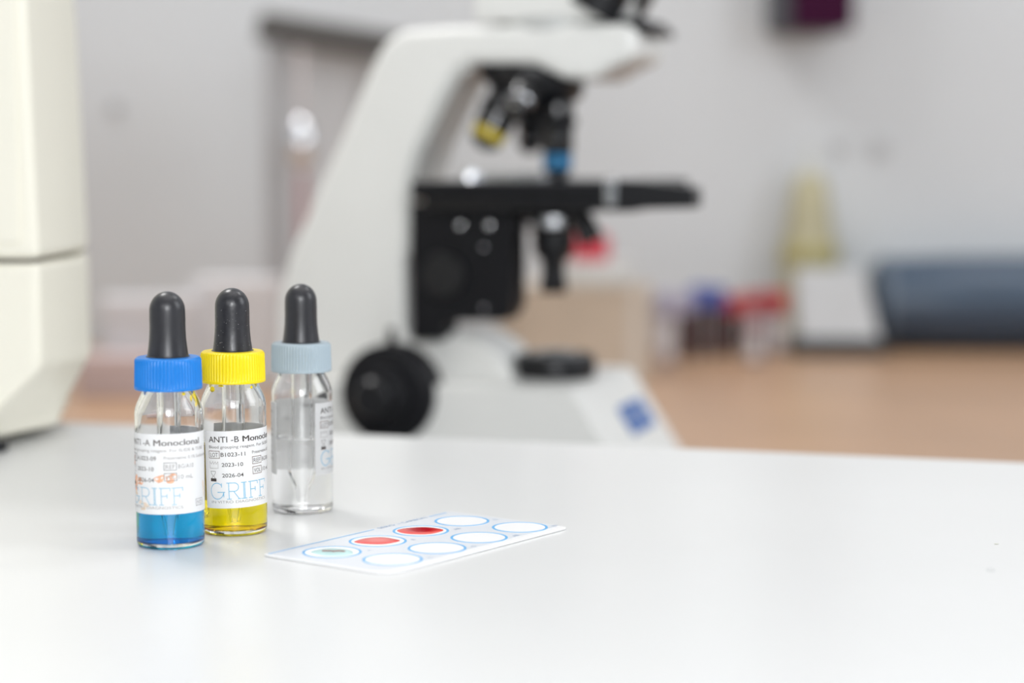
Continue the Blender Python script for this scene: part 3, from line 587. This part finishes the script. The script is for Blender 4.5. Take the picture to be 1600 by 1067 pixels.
# yellow bottle behind it
q = gp(1258, 540); t = thing('wash_bottle', 'translucent yellow squeeze bottle behind the white sloping device', 'bottle', (q.x, 2.205, BZ))
zq = lambda y: P(1258, y, 2.205).z-BZ
ym = mat('yellow_plastic', (.40, .37, .24), .4, noise=.08, scale=30); ym2 = mat('olive_plastic', (.38, .34, .15), .4)
obj('body', lathe_bm([(0, .0003), (.030, .0003), (.031, .004), (.031, zq(400)), (.027, zq(370)), (.022, zq(320)), (.018, zq(285)), (.013, zq(272)), (0, zq(272))], 40), ym, t, sharp=50)
obj('shoulder_band', lathe_bm([(.028, zq(408)), (.0318, zq(408)), (.0318, zq(385)), (.028, zq(380))], 40), ym2, t)
obj('nozzle', lathe_bm([(0, zq(273)), (.010, zq(273)), (.009, zq(258)), (.004, zq(252)), (.003, zq(225)), (0, zq(224))], 24), mat('nozzle_plastic', (.55, .56, .53), .5), t)
# blue-grey padded roll
q0 = gp(1350, 540)
rr = (P(1500, 400, 2.185).z-BZ)/2
t = thing('padded_cushion', 'dark blue-grey padded roll cushion at the right on the bench', 'cushion', (q0.x, 2.187, BZ+rr+.0003))
cm = mat('blue_vinyl', (.04, .066, .105), .34, noise=.08, scale=18, bump=.3)
pf = [(0, 0)]+[(rr*.93*math.sin(a)**.6, .010*(1-math.cos(a))) for a in (i/8*math.pi/2 for i in range(1, 9))]+[(rr*.99, .08), (rr, .16), (rr*.99, .26), (rr*.93, .33), (rr*.6, .355), (0, .36)]
obj('padded_roll', lathe_bm(pf, 64, mtx=Matrix.Rotation(math.pi/2, 4, 'Y')), cm, t, sharp=70)
obj('seam_piping', lathe_bm([(rr*.93, .010), (rr*.975, .012), (rr*.98, .018), (rr*.93, .016)], 64, mtx=Matrix.Rotation(math.pi/2, 4, 'Y')), mat('piping', (.10, .13, .17), .5), t)
# purple folder in grey wall pocket (on wall)
q = P(1278, 50, 2.20)
t = thing('wall_file_holder', 'purple folder in dark grey wall holder at top right of the wall', 'file holder', (q.x, RY1-.001, q.z))
hx = P(1320, 50, 2.19).x-q.x
obj('holder', box_bm(-hx-.024, hx-.002, -.045, 0, .0, .20), mat('dark_grey_plastic', (.05, .05, .06), .5), t, bevel=.003)
obj('folder', box_bm(-hx-.002, hx+.008, -.058, -.0455, .002, .24), mat('purple_card', (.035, .002, .022), .6, spec=.1), t, bevel=.001)
# wall marks
for (x, y, r, nm, lb_) in ((180, 168, 8, 'wall_screw', 'small grey screw cap on the wall at upper left'), (1310, 226, 12, 'wall_hook', 'left of two faint grey hooks on the wall above the cushion'), (1375, 229, 15, 'wall_hook', 'right of two faint grey hooks on the wall above the cushion')):
    q = P(x, y, RY1); rad = r*RY1/F
    t_ = obj(nm, cyl_between((0, 0, 0), (0, -.006, 0), 0, seg=28, prof=[(0, 0), (0, rad), (.6, rad*.95), (1, rad*.5), (1, 0)]), mat(nm+'_grey', (.36, .36, .37) if r < 10 else (.50, .51, .52), .5), loc=q)
    tag(t_, lb_, 'wall fitting')
# ESR stand behind the arm
D0 = 2.02; q = P(430, 300, D0)
t = thing('tube_stand', 'grey upright rack with dark top bar behind the microscope arm', 'rack', (q.x, D0, BZ), R_(16))
zb = P(430, 66, D0).z-BZ
dk = mat('dark_bar', (.075, .07, .065), .5); gm = mat('grey_post', (.40, .40, .41), .4)
obj('base_plate', box_bm(-.03, .14, -.047, .05, .0003, .012), dk, t, bevel=.002)
o = obj('top_bar', box_bm(-.014, .125, -.016, .030, 0, .026), dk, t, bevel=.002, loc=(0, 0, zb+.001)); o.rotation_euler = (0, R_(8), 0)
obj('post', box_bm(-.009, .010, -.006, .006, .012, zb), gm, t, bevel=.002)
obj('post', box_bm(.108, .120, -.006, .006, .012, zb), gm, t, bevel=.002)
obj('end_block', box_bm(.106, .122, -.010, .012, zb-.018, zb), dk, t, bevel=.002)
obj('back_plate', box_bm(.011, .107, .024, .027, .05, zb), mat('rack_panel', (.60, .60, .605), .6), t)
tk = thing('graduated_tube', 'slender glass tube with red contents held in the grey rack', 'tube', t.matrix_basis @ Vector((.021, -.031, .0125)))
obj('glass', lathe_bm([(0, 0), (.003, 0), (.0034, .002), (.0034, zb-.02), (0, zb-.02)], 20), mat('tube_glass', (.60, .55, .55), .1, coat=1), tk)
obj('red_column', lathe_bm([(.0035, .03), (.0042, .03), (.0042, zb-.138), (.0035, zb-.138)], 20), mat('dull_red', (.36, .16, .17), .4), tk)
obj('bulb', lathe_bm([(0, zb-.138), (.010, zb-.128), (.0135, zb-.113), (.012, zb-.098), (.005, zb-.088), (0, zb-.083)], 32), M['chrome'], tk, sharp=60)  # mirror ball added on the tube to give a bright highlight spot
# pale cartons at left behind the bottles
ctn = [('carton_box', 'pale grey carton behind the blue-capped bottle', 158, 300, 470, 612, .06, (.56, .55, .56), 6), ('carton_box', 'white carton behind the yellow-capped bottle', 305, 428, 440, 606, .06, (.62, .61, .62), -8),
       ('carton_box', 'low pinkish carton at the foot of the white table\'s far left edge', 120, 235, 560, 622, .05, (.50, .40, .39), 0)]
for nm, lb_, x0, x1, yt, yb_, dp_, col, rt in ctn:
    tt, W, hh = box_thing(nm, lb_, 'box', x0, x1, yt, yb_, dp_, mat('carton_print', col, .7, noise=.04, scale=30), R_(rt))
    tt['group'] = 'pale cartons on the bench at left'
    obj('lid_flap', box_bm(-W-.0008, W+.0008, -dp_/2-.0008, dp_/2+.0008, hh-.012, hh+.001), mat('carton_lid', tuple(min(1, c*1.1) for c in col), .7), tt, bevel=.0005)
